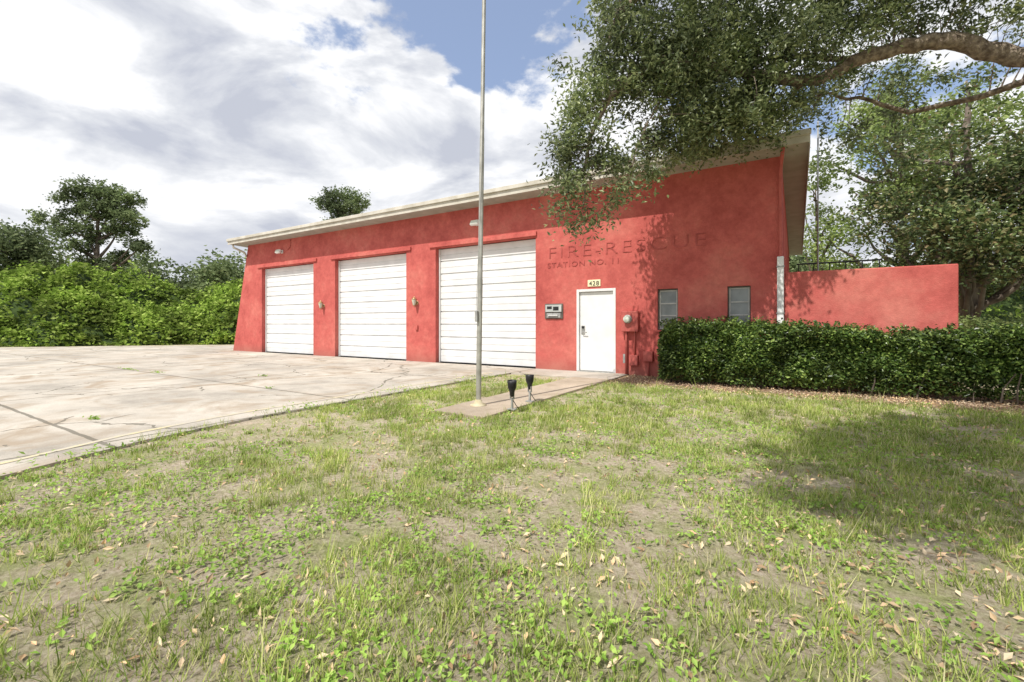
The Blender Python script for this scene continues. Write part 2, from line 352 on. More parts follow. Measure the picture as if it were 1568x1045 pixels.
boxes('fascia', [(-21.02, 0.22, E-0.025, E-0.002, 4.69, 4.91)], 'cream', st)
boxes('drip_edge', [(-21.04, 0.24, E-0.075, E-0.027, 4.82, 4.93)], 'cream', st, 0.01)
slab('rake_board', 0.202, 0.225, E, 23.4, 4.91, 4.44, 0.25, 'soffit')
tube('gutter_elbow', [(-20.75, 10.3, 4.83), (-20.72, 10.35, 4.55), (-20.6, 10.75, 4.38), (-20.55, 10.82, 4.2)], 0.045, 'cream', st)
boxes('downspout', [(-0.335, -0.215, 10.72, 10.835, 0.05, 2.62)], 'white', st, 0.015)
boxes('downspout_straps', [(-0.345, -0.205, 10.71, 10.84, z, z+.03) for z in (1.45, 2.4)], 'grey', st)
tube('downspout_upper', [(-0.27, 10.78, 2.6), (-0.27, 10.78, 4.3), (-0.25, 10.6, 4.55), (-0.22, 10.36, 4.7)], 0.035, 'redpaint', st)
for gi, (a, b) in enumerate(gar):
    prof = []; y0 = FV+0.2; nsec = 9; H = 3.58; sh = H/nsec
    for i in range(nsec):
        zb = 0.03 + i*sh
        prof += [(y0+0.045, zb), (y0+0.045, zb+0.016), (y0, zb+0.028)]
        prof += [(y0, zb+sh*.5-0.010), (y0+0.014, zb+sh*.5-0.003), (y0+0.014, zb+sh*.5+0.003), (y0, zb+sh*.5+0.010)]
        prof += [(y0, zb+sh-0.012)]
    V = []; F = []
    for (y, z) in prof: V += [(a+0.01, y, z), (b-0.01, y, z)]
    for i in range(len(prof)-1): F.append((2*i, 2*i+1, 2*i+3, 2*i+2))
    mesh('overhead_door_%d' % gi, V, F, 'white', st)
    boxes('door_seal_%d' % gi, [(a+0.01, b-0.01, y0+0.05, y0+0.06, 0, 3.61)], 'black', st)
    boxes('door_bottom_strip_%d' % gi, [(a+0.01, b-0.01, y0-0.005, y0+0.03, 0.031, 0.05)], 'black', st)
    boxes('door_stop_%d' % gi, [(a+0.002, a+0.045, FV+0.15, FV+0.195, 0.03, 3.6), (b-0.045, b-0.002, FV+0.15, FV+0.195, 0.03, 3.6)], 'white', st)
# entry door
boxes('entry_door_frame', [(-4.81, -4.745, FV-0.012, FV+0.12, 0.03, 2.13), (-3.835, -3.77, FV-0.012, FV+0.12, 0.03, 2.13), (-4.743, -3.837, FV-0.012, FV+0.12, 2.065, 2.129)], 'white', st, 0.004)
boxes('entry_door', [(-4.735, -3.845, FV+0.05, FV+0.09, 0.055, 2.055)], 'white', st, 0.004)
boxes('entry_door_gap', [(-4.75, -3.83, FV+0.092, FV+0.10, 0.05, 2.07)], 'black', st)
boxes('threshold', [(-4.8, -3.78, FV-0.04, FV+0.12, 0.02, 0.048)], 'grey', st)
boxes('lock_plate', [(-4.70, -4.60, FV+0.035, FV+0.052, 0.98, 1.2)], 'grey', st, 0.004)
tube('door_lever', [(-4.65, FV+0.04, 1.03), (-4.65, FV-0.02, 1.03), (-4.52, FV-0.025, 1.03)], 0.012, 'grey', st)
lathe('deadbolt', [(0, .02), (.03, .02), (.035, 0)], (-4.65, FV+0.035, 1.16), 'black', st, 14, (math.radians(90), 0, 0))
boxes('door_hinges', [(-3.85, -3.83, FV+0.035, FV+0.055, z, z+0.1) for z in (0.3, 1.05, 1.8)], 'grey', st)
for wi, (a, b) in enumerate([(-2.76, -2.30), (-1.27, -0.82)]):
    y = FV+0.09; z0, z1 = 1.1, 2.06
    boxes('window_outer_frame_%d' % wi, [(a+.001, a+0.025, y-.03, y+0.05, z0, z1), (b-0.025, b-.001, y-.03, y+0.05, z0, z1), (a+0.025, b-0.025, y-.03, y+0.05, z1-0.025, z1-.001), (a+0.025, b-0.025, y-.03, y+0.05, z0+.001, z0+0.025)], 'bronze', st)
    boxes('window_sash_%d' % wi, [(a+.026, a+0.055, y, y+0.03, z0+.026, z1-.026), (b-0.055, b-.026, y, y+0.03, z0+.026, z1-.026)] + [(a+0.056, b-0.056, y, y+0.03, z-.014, z+.014) for z in (z0+.045, z0+.34, z0+.62, z1-.045)], 'alu', st)
    boxes('window_glass_%d' % wi, [(a+0.056, b-0.056, y+0.02, y+0.026, z0+.06, z1-.06)], 'glass', st)
    boxes('window_sill_%d' % wi, [(a-0.03, b+0.03, FV-0.04, FV+0.06, z0-0.05, z0-0.002)], 'stucco', st, 0.006)
def text(name, s, size, loc, mat, extrude=0.012, xs=1.0, fit=None):
    cu = bpy.data.curves.new(name, 'FONT'); cu.body = s; cu.size = size; cu.extrude = extrude; cu.space_character = 1.15; cu.offset = -0.010*(size > .3)
    ob = bpy.data.objects.new(name, cu); scene.collection.objects.link(ob)
    dg = bpy.context.evaluated_depsgraph_get(); me = bpy.data.meshes.new_from_object(ob.evaluated_get(dg))
    bpy.data.objects.remove(ob); me.materials.clear(); me.materials.append(M[mat])
    if fit:
        w = max(v.co.x for v in me.vertices) - min(v.co.x for v in me.vertices); xs = fit/w
    for vv in me.vertices: vv.co.x *= xs
    o = bpy.data.objects.new(name, me); o.location = loc; o.rotation_euler = (math.pi/2, 0, 0)
    return link(o, st)
text('fire_rescue_lettering', 'FIRE-RESCUE', 0.44, (-5.66, FV-0.008, 2.98), 'letter', 0.006, fit=3.9)
text('station_lettering', 'STATION NO. 11', 0.19, (-5.66, FV-0.008, 2.74), 'letter', 0.006, fit=1.95)
boxes('number_plate', [(-4.50, -4.16, FV-0.02, FV-0.003, 2.19, 2.36)], 'sign', st, 0.004)
text('number_digits', '428', 0.16, (-4.46, FV-0.024, 2.215), 'black', 0.004, fit=0.26)
def flood(u, z, name):
    e = empty(name)
    boxes('backplate', [(u-0.07, u+0.07, FV-0.02, FV-0.003, z-0.07, z+0.07)], 'white', e, 0.005)
    tube('arm', [(u, FV-0.02, z), (u, FV-0.1, z+0.01), (u, FV-0.15, z-0.02)], 0.02, 'grey', e)
    o = boxes('housing', [(-0.15, 0.15, -0.10, 0.0, -0.08, 0.08)], 'white', e, 0.03); o.location = (u, FV-0.13, z-0.03); o.rotation_euler = (math.radians(-25), 0, 0)
    o = boxes('lens', [(-0.125, 0.125, -0.105, -0.098, -0.06, 0.06)], 'lampglass', e); o.location = (u, FV-0.13, z-0.03); o.rotation_euler = (math.radians(-25), 0, 0)
flood(-17.9, 4.2, 'wall_floodlight'); flood(-7.95, 4.2, 'wall_floodlight')
tube('floodlight_conduit', [(-17.6, FV-0.02, 4.2), (-17.3, FV-0.02, 4.35), (-17.3, FV-0.02, 4.66)], 0.012, 'redpaint', st)
def lantern(u, z, name='wall_lantern'):
    e = empty(name); y = FV-0.13
    lathe('backplate', [(0, .02), (.05, .018), (.065, 0)], (u, FV-0.003, z-0.02), 'brass', e, 14, (math.radians(90), 0, 0))
    tube('arm', [(u, FV-0.02, z-0.02), (u, FV-0.07, z-0.16), (u, y, z-0.17), (u, y, z-0.11)], 0.011, 'brass', e)
    lathe('glass', [(.04, -0.10), (.075, .08)], (u, y, z), 'lampglass', e, 6)
    lathe('cage', [(.0, -.13), (.045, -.12), (.045, -.10), (.042, -.098)], (u, y, z), 'brass', e, 6)
    lathe('cap', [(.082, .075), (.09, .085), (.05, .13), (.015, .15), (.012, .18), (0, .19)], (u, y, z), 'brass', e, 6)
    for k in range(6):
        t = 2*math.pi*k/6
        tube('bar_%d' % k, [(u+.042*math.cos(t), y+.042*math.sin(t), z-.10), (u+.078*math.cos(t), y+.078*math.sin(t), z+.08)], 0.005, 'brass', e, 5)
lantern(-15.2, 1.95); lantern(-10.4, 1.95)
boxes('wall_switch_box', [(-10.44, -10.34, FV-0.05, FV-0.003, 1.05, 1.2)], 'redpaint', None, 0.006)
e = empty('wall_drop_box')
boxes('frame', [(-5.72, -5.19, FV-0.035, FV-0.003, 1.38, 1.78)], 'bronze', e, 0.01)
boxes('panel', [(-5.69, -5.22, FV-0.06, FV-0.036, 1.56, 1.75)], 'blind', e, 0.005)
boxes('lower_panel', [(-5.66, -5.25, FV-0.05, FV-0.036, 1.41, 1.53)], 'grey', e, 0.005)
boxes('labels', [(-5.64, -5.5, FV-0.065, FV-0.0605, 1.64, 1.71), (-5.46, -5.3, FV-0.065, FV-0.0605, 1.6, 1.7)], 'black', e)
boxes('handle', [(-5.6, -5.32, FV-0.085, FV-0.051, 1.46, 1.48)], 'white', e)
e = empty('electric_meter')
boxes('meter_box', [(-3.58, -3.18, FV-0.15, FV-0.003, 1.06, 1.55)], 'redpaint', e, 0.012)
lathe('meter_ring', [(0.10, 0), (.105, .02), (.09, .03)], (-3.42, FV-0.15, 1.36), 'grey', e, 24, (math.radians(90), 0, 0))
lathe('meter_glass', [(.088, .02), (.085, .09), (.06, .11), (0, .115)], (-3.42, FV-0.15, 1.36), 'lampglass', e, 24, (math.radians(90), 0, 0))
tube('conduit', [(-3.48, FV-0.07, 1.06), (-3.48, FV-0.07, 0.0)], 0.03, 'redpaint', e)
tube('conduit_2', [(-3.28, FV-0.05, 1.06), (-3.28, FV-0.05, 0.5)], 0.018, 'redpaint', e)
boxes('junction_box', [(-3.40, -3.2, FV-0.1, FV-0.003, 0.25, 0.5)], 'redpaint', e, 0.01)
boxes('tag', [(-3.55, -3.5, FV-0.11, FV-0.1, 0.3, 0.52)], 'grey', e)
boxes('disconnect_box', [(-3.06, -2.84, FV-0.13, FV-0.003, 0.36, 0.60)], 'redpaint', e, 0.012)
tube('disconnect_pipe', [(-2.95, FV-0.06, 0.36), (-2.95, FV-0.06, 0.0)], 0.018, 'redpaint', e)
pw = empty('perimeter_wall')
boxes('wall_panel', [(-0.20, 2.40, FV+0.0, FV+0.2, -0.1, 2.30)], 'stucco', pw, 0.02)
boxes('return_wall', [(2.20, 2.40, FV+0.202, FV+7, -0.1, 2.30)], 'stucco', pw, 0.02)
rl = empty('service_railing')
tube('top_rail', [(0.0, 13.6, 2.75), (1.7, 13.6, 2.75)], 0.02, 'black', rl)
for i in range(6): tube('post_%d' % i, [(0.05+0.32*i, 13.6, 0), (0.05+0.32*i, 13.6, 2.75)], 0.012, 'black', rl, 6)
tube('utility_mast', [(0.42, 12.6, 0), (0.42, 12.6, 5.9)], 0.018, 'grey')

# ------------------------------------------------------------------ flagpole
fp = empty('flagpole')
bu, bv = -4.0, 5.46
def pl(z): return (bu + 0.014*z*0.85, bv + 0.014*z*0.5, z)
zz = [0.04, 1.9, 1.92, 4.0, 4.02, 6.2, 8.4]
tube('shaft', [pl(z) for z in zz], [.040, .038, .035, .034, .031, .029, .022], 'pole', fp, 16)
lathe('base_collar', [(.12, .04), (.12, .055), (.06, .075), (.05, .12), (.04, .13)], (bu, bv, 0), 'polebase', fp, 20)
lathe('finial', [(0.0, 0), (.05, .03), (.06, .07), (.04, .12), (0, .13)], pl(8.4), 'brass', fp, 16)
boxes('cleat', [(bu-0.012, bu+0.03, bv-0.075, bv-0.035, 1.28, 1.44)], 'grey', fp, 0.005)
tube('halyard', [(bu+0.0, bv-0.06, 1.4), (bu+0.065, bv-0.01, 3.5), (bu+0.13, bv+0.03, 8.35)], 0.003, 'grey', fp, 6)
for i, (u0, v0, rot) in enumerate([(-3.385, 5.42, 0.08), (-3.50, 6.12, -0.06)]):
    e = empty('garden_spotlight'); zb = 0.04
    boxes('stake', [(u0-.014, u0+.014, v0-.014, v0+.014, 0.0, zb+.17)], 'grey', e, 0.003)
    boxes('foot', [(u0-.06, u0+.06, v0-.04, v0+.04, 0.0405, zb+.02)], 'grey', e, 0.004)
    boxes('bracket', [(u0-.03, u0-.02, v0-.015, v0+.015, zb+.15, zb+.24), (u0+.02, u0+.03, v0-.015, v0+.015, zb+.15, zb+.24), (u0-.019, u0+.019, v0-.013, v0+.013, zb+.15, zb+.165)], 'grey', e)
    lathe('lamp_head', [(0, .20), (.022, .20), (.032, .22), (.038, .28), (.06, .33), (.066, .40), (.066, .43), (.060, .43), (.058, .38), (0, .36)], (u0, v0, zb-0.01), 'black', e, 20, (rot, rot*0.6, 0))
    tube('cable', [(u0, v0, .2), (u0+.05, v0+.03, .1), (u0+.08, v0+.06, .05)], 0.006, 'black', e, 6)

# ------------------------------------------------------------------ hedge
hd = empty('hedge')
n = 56000
hu0, hu1, hv0, hv1 = -2.45, 4.6, 9.75, 10.68
u = rng.uniform(hu0, hu1, n); face = rng.random(n)
dep = rng.exponential(0.11, n)
top = 1.15 + 0.24*(vn(u, u*0, 0.9, 31)-.5) + 0.2*(vn(u, u*0+3, 3.5, 32)-.5)
endr = np.clip((u-hu0)/.35, 0, 1)**.5; top = top*(0.86+.14*endr)
fr = hv0 + 0.35*(vn(u, u*0+7, 1.4, 33)-.5)
v = np.where(face < 0.62, fr + dep, rng.uniform(hv0, hv1, n))
z = np.where(face < 0.62, 0.08 + (top-0.08)*rng.random(n)**0.9, top - dep*0.8 + 0.02 - .25*np.clip(.25-(v-hv0), 0, 1))
fr2 = 0.3*(vn(u, z, 3.6, 34)-.5)
v = np.where(face < 0.62, v + fr2 + 0.35*np.clip(0.35-z, 0, 1) + .6*np.clip(z-top+.2, 0, 1), v)
C = np.c_[u, v, z]
m_ = 5000; ue = hu0 + rng.exponential(0.09, m_)-0.03; C = np.vstack([C, np.c_[ue, rng.uniform(hv0+.1, hv1, m_), rng.uniform(0.1, 1.05, m_)]])
sp = rng.uniform(hu0, hu1, 420)
for s in sp:
    q = rng.integers(8, 20); t = rng.random(q); hh = 1.12 + 0.22*(vn(np.array([s]), np.array([0.]), 0.9, 31)[0]-.5)
    C = np.vstack([C, np.c_[s+rng.normal(0, .03, q), rng.uniform(hv0, hv1)+rng.normal(0, .03, q), hh+t*rng.uniform(.05, .22)]])
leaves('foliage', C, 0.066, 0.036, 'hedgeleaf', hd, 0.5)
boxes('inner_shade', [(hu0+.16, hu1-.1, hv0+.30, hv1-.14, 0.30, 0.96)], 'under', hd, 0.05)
V = []; F = []
for i in range(110):
    x = random.uniform(hu0+.1, hu1); y = random.uniform(hv0+.15, hv1-.1)
    tubevf([(x, y, 0), (x+random.gauss(0, .06), y+random.gauss(0, .06), .25), (x+random.gauss(0, .12), y+random.gauss(0, .08), .5)], [.014, .011, .008], 5, V, F)
mesh('stems', V, F, 'darkbark', hd)

# ------------------------------------------------------------------ trees
def blobpts(lobes, clump_per, leaf_per, clump_r, squash=0.75):
    P = []; K = []
    for (c, ra, rz, dens) in lobes:
        nc = max(3, int(clump_per*dens*ra*ra*rz))
        d = rng.normal(size=(nc, 3)); d /= np.linalg.norm(d, axis=1)[:, None]
        r = rng.random(nc)**0.42
        cc = np.array(c) + d*r[:, None]*np.array([ra, ra, rz])
        cc += rng.normal(0, 0.12, (nc, 3))*ra
        K.append(cc)
        m = (leaf_per*rng.uniform(0.5, 1.4, nc)).astype(int)
        rep = np.repeat(cc, m, axis=0)
        cr = np.repeat(clump_r*rng.uniform(0.6, 1.4, nc), m)
        P.append(rep + rng.normal(size=rep.shape)*cr[:, None]*np.array([1, 1, squash])*0.6)
    return np.vstack(P), np.vstack(K)
def twigs(K, limbs, frac, r0, sag, name, mat, par):
    S = np.vstack([np.array([np.array(a)*(1-t)+np.array(b)*t for t in np.linspace(0, 1, 6)]) for l in limbs for a, b in zip(l[:-1], l[1:])])
    V = []; F = []
    for k in K:
        if random.random() > frac: continue
        d = np.linalg.norm(S-k, axis=1); s = S[np.argmin(d + np.random.uniform(0, .4, len(S)))]
        dist = np.linalg.norm(s-k)
        m = (s+k)/2 + np.array([random.gauss(0, .08), random.gauss(0, .08), sag*dist+random.gauss(0, .06)])*1.0
        tubevf([s, (s+m)/2+np.random.normal(0, .03*dist, 3), m, (m+k)/2+np.random.normal(0, .03*dist, 3), k], [r0*(0.5+dist*.4), r0*.6*(0.5+dist*.4), r0*.45, r0*.3, r0*.15], 5, V, F)
    mesh(name, V, F, mat, par, True)
def smooth_line(pts, sub=4, wob=0.0):
    out = []; P = [np.array(p, float) for p in pts]
    for i in range(len(P)-1):
        p0 = P[max(i-1, 0)]; p1 = P[i]; p2 = P[i+1]; p3 = P[min(i+2, len(P)-1)]
        for k in range(sub):
            t = k/sub
            q = 0.5*((2*p1)+(-p0+p2)*t+(2*p0-5*p1+4*p2-p3)*t*t+(-p0+3*p1-3*p2+p3)*t**3)
            out.append(q + np.random.normal(0, wob, 3) if (k or i) else q)
    out.append(P[-1]); return out
np.random.seed(3)
oak = empty('live_oak_tree')
S = site
trunkbase = S(9.8, 4.4, -0.1); fork = S(9.6, 4.5, 2.9)
limbs = [
  ([trunkbase, S(9.85, 4.45, 0.5), S(9.7, 4.5, 1.6), fork], .46, .30),
  ([fork, S(8.9, 5.7, 4.5), S(7.95, 6.9, 5.25), S(7.2, 7.3, 5.78), S(6.6, 7.5, 5.85), S(5.9, 7.7, 5.72), S(5.2, 8, 5.5), S(4.3, 8.2, 5.75), S(3.2, 8.2, 5.9), S(2.2, 8.1, 5.7), S(1.6, 8, 5.0), S(1.3, 8, 4.2), S(1.25, 8, 3.3)], .165, .010),
  ([S(8.4, 6.3, 4.9), S(8.6, 7.6, 5.3), S(7.9, 8.7, 5.35), S(6.9, 9.1, 5.75), S(6.2, 9.2, 5.9)], .07, .015),
  ([fork, S(7.2, 3.6, 5.4), S(5, 2.9, 6.0), S(2.8, 2.1, 6.2), S(1.0, 1.2, 6.3), S(-.2, 0, 6.3)], .2, .03),
  ([fork, S(8.2, 6, 6.3), S(5.8, 7, 7.2), S(3.6, 7.6, 7.6), S(2, 7.9, 6.8), S(1.7, 8, 6.2)], .17, .02),
  ([S(5.9, 7.7, 5.75), S(5.0, 8.5, 6.2), S(4.1, 8.9, 6.2), S(3.4, 9.0, 5.2), S(3.3, 9, 4.6)], .05, .010),
  ([S(5.2, 8, 5.5), S(4.9, 8.4, 5.3), S(4.6, 8.8, 4.9)], .035, .010),
  ([S(3.2, 8.2, 5.9), S(2.5, 8.1, 5.0), S(2.1, 8.0, 4.0)], .03, .01),
  ([fork, S(11, 6.5, 5.5), S(12, 8.5, 7)], .22, .05),
  ([fork, S(10.5, 2.5, 5.2), S(10.5, 0, 6.5)], .22, .05),
]
V = []; F = []; L_ = []
for pts, r0, r1 in limbs:
    q = smooth_line(pts, 5, 0.02 if r0 < .3 else 0.0); L_.append(q)
    k = len(q); tubevf(q, [r0*(1-i/(k-1))**0.85 + r1*(i/(k-1)) for i in range(k)], 12, V, F)
mesh('trunk_and_limbs', V, F, 'bark', oak, True)
# a (lateral m), b (depth m), z, horizontal radius, vertical radius, density
lob = [(1.75, 8, 6.4, .6, .6, 1.1), (1.40, 8, 5.5, .7, .5, 1.8), (1.15, 8, 4.6, .62, .6, 2.3), (1.05, 8, 3.65, .5, .6, 2.5), (1.4, 8, 3.05, .42, .28, 2.2), (1.95, 8, 4.0, .6, .75, 2.0),
       (2.4, 8.3, 5.97, 1.0, 1.0, 2.0), (3.2, 8.3, 6.2, 1.0, 1.0, 1.8), (4.08, 8.9, 6.5, 1.15, 1.1, 1.5), (3.56, 8.9, 4.95, .85, .55, 2.2), (4.62, 8.8, 5.1, .75, .65, 2.1), (4.77, 8, 5.95, 1.0, .9, 1.7),
       (3.2, 8.2, 5.0, .7, .5, 2.2), (4.2, 8.2, 5.2, .75, .55, 2.2), (4.9, 8.1, 5.0, .45, .4, 2.2),
       (2.9, 8.6, 4.75, .55, .5, 2.0), (5.5, 7.5, 6.35, .85, .5, 1.5), (6.6, 7.5, 6.5, .95, .42, 1.4), (7.5, 7, 6.25, .85, .42, 1.4), (5.5, 8.8, 5.15, .35, .45, 1.6),
       (2.5, 8, 7.6, 1.3, .8, 1.0), (4.2, 8, 7.6, 1.5, .8, .8), (5.7, 7.5, 7.4, 1.3, .7, .8), (7.2, 7.2, 7.2, 1.3, .7, .8), (7.6, 9, 5.9, .8, .5, 1.0), (6.6, 9.2, 6.2, .8, .5, 1.0),
       (5.9, 9.6, 5.1, .55, .45, 1.0), (6.9, 9.3, 5.0, .7, .4, .9),
       (1.0, 1.6, 6.3, .8, .45, 2.6), (1.9, 1.9, 6.3, .8, .45, 2.6), (.3, .8, 6.3, .75, .45, 2.6), (1.3, .8, 6.3, .8, .45, 2.6), (-.3, -.1, 6.3, .7, .4, 2.4), (.6, -.1, 6.3, .8, .45, 2.6), (2.2, .9, 6.3, .8, .45, 2.4),
       (2.9, 2.2, 6.3, .9, .5, 2.4), (4.1, 2.5, 6.3, 1.0, .5, 2.2), (5.3, 3.0, 6.2, 1.1, .6, 1.8), (6.6, 3.3, 6.3, 1.2, .7, 1.5), (3.4, 1.3, 6.4, .9, .5, 2.0),
       (9, 4.5, 7.4, 2, 1, .5), (11.5, 8, 7.5, 2, 1, .3), (10.5, 1, 7, 2, 1, .3), (9.6, 6.5, 7.2, 1.6, .8, .5)]
lobes = [(S(a, b, z), ra, rz, dn) for a, b, z, ra, rz, dn in lob]
P, K = blobpts(lobes, 60, 76, 0.21, 0.9)
P = P[P[:, 1] < 10.2 + (P[:, 2] > 5.15)*5 + (P[:, 0] > .4)*3]
print('oak leaves', len(P))
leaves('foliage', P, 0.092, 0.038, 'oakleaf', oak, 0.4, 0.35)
twigs(K, L_, 0.45, 0.013, 0.08, 'twigs', 'bark', oak)

def tree(name, base, top, r0, lobes, cp, lp, cr, ls, mat, bark='darkbark'):
    e = empty(name)
    b = np.array(base, float); t = np.array(top, float)
    main = smooth_line([b, b*.6+t*.4+np.random.normal(0, .02, 3)*np.linalg.norm(t-b), t], 5, .02)
    V = []; F = []; k = len(main)
    tubevf(main, [r0*(1-.85*i/(k-1)) for i in range(k)], 8, V, F)
    for (c, ra, rz, dn) in lobes:
        c = np.array(c); i = min(k-2, max(2, int(k*np.clip((c[2]-b[2])/(t[2]-b[2])-.15, .1, .95)))); s = main[i]
        tubevf(smooth_line([s, (s+c)/2+np.array([0, 0, -.08*np.linalg.norm(c-s)]), c], 3, .04), [r0*.4, r0*.36, r0*.3, r0*.25, r0*.2, r0*.15, r0*.1][:7], 6, V, F)
    mesh('trunk', V, F, bark, e, True)
    P, K = blobpts(lobes, cp, lp, cr)
    leaves('foliage', P, ls, ls*.55, mat, e, 0.5)
    return len(P)
def rl_(c, R, n, ra, rz, up=1.0, dn=1.0):
    out = []
    for i in range(n):
        d = np.random.normal(size=3); d /= np.linalg.norm(d); r = np.random.rand()**.5
        s = np.random.uniform(.7, 1.25)
        out.append((tuple(np.array(c)+d*r*np.array(R)), ra*s, rz*s, dn))
    return out
tx, ty = -58.6, 16.5
def fs(da, dz): return (tx + CA*da + random.uniform(-.6, .6), ty + SA*da + random.uniform(-.6, .6), dz)
pads = [(-.3, 14.4, 2.2, .7), (-1.9, 13.7, 1.5, .7), (1.9, 13.7, 1.6, .7), (-3.7, 11.4, 1.6, .5), (-4.6, 10.7, .9, .35), (3.5, 11.5, 1.6, .5), (0.3, 12.5, 2.3, .9), (-2.4, 12.3, 1.2, .5), (-2.4, 10.2, 1.3, .4), (1.6, 10.6, 1.8, .6), (4.6, 8.7, 1.3, .32), (3.0, 9.2, 1.3, .4), (-.7, 8.9, 1.3, .6), (1.5, 7.9, 1.3, .55), (0, 7.0, 1.4, .9), (-1.4, 7.4, 1.2, .6), (-.6, 11, 1.3, .7), (0.2, 9.8, 1.1, .7), (.1, 5.6, 1.5, .9)]
tree('tall_pine_tree', (tx, ty, 0), (tx, ty, 14.3), .42, [(fs(a, z), r, rz, 1) for a, z, r, rz in pads], 26, 34, .36, .28, 'farleaf')
tree('pine_tree', (-42.6, 32.4, 0), (-42.6, 32.4, 15.6), .35, [((-42.6+CA*a, 32.4+SA*a, z), r, rz, 1) for a, z, r, rz in [(-1.6, 15.7, .7, .7), (-.5, 15.1, 1.2, .7), (.9, 15.0, 1.3, .6), (2.3, 14.8, 1.1, .5), (-1.5, 14.3, 1.4, .6), (.6, 13.9, 2, .7), (0, 12, 2, 1)]], 26, 38, .4, .27, 'farleaf')
tree('oak_tree', (-57, 8, 0), (-57, 8, 8), .4, rl_((-57.5, 8.8, 7.0), (3.8, 3.8, 3.6), 16, 1.8, 1.4), 7, 36, .7, .32, 'farleaf')
far = []
for i in range(150):
    t = np.random.uniform(-1.6, 1.5); b = np.random.uniform(48, 66)
    if t > -.3 and t < .55: continue
    a = t*b; x, y, _ = site(a, b)
    hh = np.random.uniform(6.0, 9.4)
    far.append(((x, y, hh*.8), np.random.uniform(2.0, 3.4), hh*.24, 1)); far.append(((x+np.random.uniform(-1, 1), y, hh*.4), 3.0, hh*.3, .7))
P, K = blobpts(far, 1.1, 40, 1.0)
ft = empty('distant_tree_belt'); leaves('foliage', P, .5, .3, 'farleaf', ft, .5); print('far', len(P))
V = []; F = []
for (c, ra, rz, dn) in far[::2]:
    tubevf([(c[0], c[1], 0), (c[0]+.3, c[1], c[2])], [.25, .1], 5, V, F)
mesh('trunks', V, F, 'darkbark', ft)
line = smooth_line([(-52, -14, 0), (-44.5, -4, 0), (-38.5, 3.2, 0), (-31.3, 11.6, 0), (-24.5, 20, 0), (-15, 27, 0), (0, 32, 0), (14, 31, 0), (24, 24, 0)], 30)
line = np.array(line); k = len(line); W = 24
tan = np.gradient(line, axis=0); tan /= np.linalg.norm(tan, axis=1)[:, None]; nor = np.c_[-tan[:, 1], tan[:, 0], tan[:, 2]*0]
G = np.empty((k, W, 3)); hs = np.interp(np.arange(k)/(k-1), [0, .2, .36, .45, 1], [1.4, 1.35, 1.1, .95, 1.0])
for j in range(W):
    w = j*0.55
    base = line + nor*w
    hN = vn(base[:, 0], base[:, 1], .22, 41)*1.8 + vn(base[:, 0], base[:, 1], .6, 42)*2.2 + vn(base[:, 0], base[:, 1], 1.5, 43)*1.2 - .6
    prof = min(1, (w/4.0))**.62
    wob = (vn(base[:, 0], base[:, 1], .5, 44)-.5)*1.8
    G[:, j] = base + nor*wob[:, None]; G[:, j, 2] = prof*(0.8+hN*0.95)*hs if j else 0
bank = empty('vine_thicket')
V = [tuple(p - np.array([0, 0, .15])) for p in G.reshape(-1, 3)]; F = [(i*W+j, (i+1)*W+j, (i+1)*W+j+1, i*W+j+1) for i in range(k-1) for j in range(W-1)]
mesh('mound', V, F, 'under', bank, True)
n = 95000
i = rng.uniform(0, k-1.001, n)
i = np.where(rng.random(n) < .8, rng.uniform(0, .52*(k-1), n), i)
j = (W-1.001)*rng.random(n)**1.25; ii = i.astype(int); jj = j.astype(int); fi = (i-ii)[:, None]; fj = (j-jj)[:, None]
C = (G[ii, jj]*(1-fi)+G[ii+1, jj]*fi)*(1-fj) + (G[ii, jj+1]*(1-fi)+G[ii+1, jj+1]*fi)*fj
cl = vn(C[:, 0]*1.0+C[:, 2], C[:, 1]+C[:, 2], 1.7, 45)
C = C + rng.normal(0, .17, C.shape) + np.c_[np.zeros(n), np.zeros(n), (cl-.4)*1.1]
C[:, 2] = np.maximum(C[:, 2], .05)
leaves('foliage', C, .25, .18, 'vine', bank, .8)

c = S(14.2, 14.2, 0)
tree('magnolia_tree', c, (c[0], c[1], 8), .28, rl_((c[0], c[1], 5.2), (2.6, 2.6, 3.8), 30, 1.15, .85), 20, 44, .36, .15, 'magleaf')
c = S(17.5, 13.8, 0)
tree('magnolia_tree', c, (c[0], c[1], 7), .28, rl_((c[0], c[1], 4.6), (2.3, 2.3, 3.4), 18, 1.1, .8), 18, 40, .38, .15, 'magleaf')
c = S(16.6, 19.5, 0)
tree('oak_tree', c, (c[0], c[1], 9), .3, rl_((c[0], c[1], 7.0), (3.2, 3.2, 4.2), 26, 1.3, .9), 10, 40, .42, .2, 'lightleaf')
c = S(15.0, 22.5, 0)
tree('young_tree', c, (c[0], c[1], 8), .16, rl_((c[0], c[1], 5.2), (1.5, 1.5, 4.0), 13, .8, .5), 14, 36, .36, .18, 'lightleaf')
c = S(23, 20, 0)
tree('oak_tree', c, (c[0], c[1], 10), .35, rl_((c[0], c[1], 7.5), (4, 4, 4.4), 24, 1.6, 1.0), 7, 40, .5, .22, 'lightleaf')
sh = empty('shrub')
P, K = blobpts([(S(a, b, z), r, r*.7, 1) for a, b, z, r in [(11.8, 10.6, .9, .9), (10.6, 10.0, .8, .7), (12.8, 11, 1.1, 1.0), (13.8, 11.2, 1.0, .9), (9.9, 9.6, .5, .5), (15, 12, 1, 1), (11.2, 12.2, 1.2, 1.0)]], 60, 45, .22)
leaves('foliage', P, .09, .05, 'lightleaf', sh, .5)

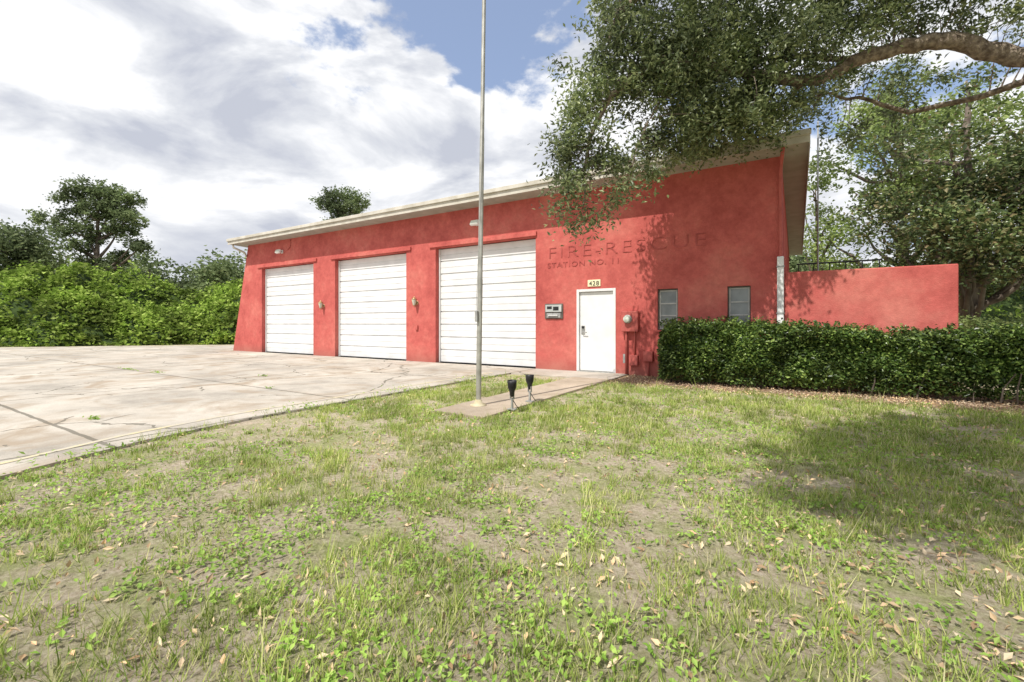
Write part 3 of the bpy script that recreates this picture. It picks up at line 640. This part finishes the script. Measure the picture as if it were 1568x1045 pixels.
# ------------------------------------------------------------------ camera, sun, sky
cam = bpy.data.cameras.new('camera'); co = bpy.data.objects.new('camera', cam); link(co)
cam.sensor_width = 36; cam.lens = 16.0; cam.shift_y = -0.0169; cam.clip_end = 1000; cam.clip_start = 0.05
co.location = (0, 0, 1.25); co.rotation_euler = (math.pi/2, 0, math.radians(32)); scene.camera = co
sun = bpy.data.lights.new('sun', 'SUN'); sun.energy = 5.0; sun.angle = math.radians(0.5); sun.color = (1, .955, .89)
so = bpy.data.objects.new('sun', sun); link(so)
el = math.radians(56); az = (-0.14, -1.0)
d = Vector((az[0]*math.cos(el), az[1]*math.cos(el), math.sin(el))).normalized()
so.rotation_euler = d.to_track_quat('Z', 'Y').to_euler()
w = bpy.data.worlds.new('World'); scene.world = w; w.use_nodes = True; nt = w.node_tree; bg = nt.nodes['Background']
sky = N(nt, 'ShaderNodeTexSky'); sky.sky_type = 'NISHITA'; sky.sun_disc = False; sky.sun_elevation = el
sky.sun_rotation = math.atan2(d.x, d.y); sky.air_density = 1.0; sky.dust_density = 1.0; sky.ozone_density = 1.5
tc = N(nt, 'ShaderNodeTexCoord'); G_ = tc.outputs['Generated']
mp = N(nt, 'ShaderNodeMapping'); mp.inputs['Scale'].default_value = (1, 1, 1.8); mp.inputs['Location'].default_value = (0.35, 0.1, 0.2); nt.links.new(G_, mp.inputs[0])
n1 = N(nt, 'ShaderNodeTexNoise', Scale=3.6, Detail=14, Roughness=0.56, Distortion=0.1); nt.links.new(mp.outputs[0], n1.inputs['Vector'])
val = n1.outputs[0]
def madd(a, mul, b):
    m = N(nt, 'ShaderNodeMath', operation='MULTIPLY_ADD'); nt.links.new(a, m.inputs[0]); m.inputs[1].default_value = mul
    if hasattr(b, 'links'): nt.links.new(b, m.inputs[2])
    else: m.inputs[2].default_value = b
    return m.outputs[0]
for dirv, lo, hi, amt in [((-.60, .565, .565), .965, .998, -.15), ((-.43, .74, .52), .97, .998, -.13), ((-.68, .45, .58), .97, .998, -.10), ((-.93, .15, .35), .75, .96, .12), ((-.70, .68, .25), .86, .97, .12)]:
    dp = N(nt, 'ShaderNodeVectorMath', operation='DOT_PRODUCT'); nt.links.new(G_, dp.inputs[0]); dp.inputs[1].default_value = dirv
    mr = N(nt, 'ShaderNodeMapRange'); nt.links.new(dp.outputs['Value'], mr.inputs[0]); mr.inputs[1].default_value = lo; mr.inputs[2].default_value = hi
    val = madd(mr.outputs[0], amt, val)
mask = N(nt, 'ShaderNodeMapRange'); mask.interpolation_type = 'SMOOTHSTEP'; nt.links.new(val, mask.inputs[0]); mask.inputs[1].default_value = 0.375; mask.inputs[2].default_value = 0.445
mp2 = N(nt, 'ShaderNodeMapping'); mp2.inputs['Scale'].default_value = (1, 1, 2.3); mp2.inputs['Location'].default_value = (3.1, 1.7, 5.0); nt.links.new(G_, mp2.inputs[0])
n2 = N(nt, 'ShaderNodeTexNoise', Scale=3.4, Detail=12, Roughness=0.55, Distortion=0.35); nt.links.new(mp2.outputs[0], n2.inputs['Vector'])
cr = ramp(nt, [(0.36, (3.9, 4.1, 4.7)), (0.45, (5.3, 5.45, 5.8)), (0.52, (6.9, 6.95, 7.1))]); nt.links.new(n2.outputs[0], cr.inputs[0])
hz = N(nt, 'ShaderNodeMixRGB'); hz.inputs[0].default_value = .35; nt.links.new(sky.outputs[0], hz.inputs[1]); hz.inputs[2].default_value = (4.0, 4.8, 6.8, 1)
c = mixc(nt, mask.outputs[0], hz.outputs[0], cr.outputs[0])
nt.links.new(c, bg.inputs[0]); bg.inputs[1].default_value = 0.15
scene.view_settings.view_transform = 'Standard'; scene.view_settings.look = 'None'; scene.view_settings.exposure = 0
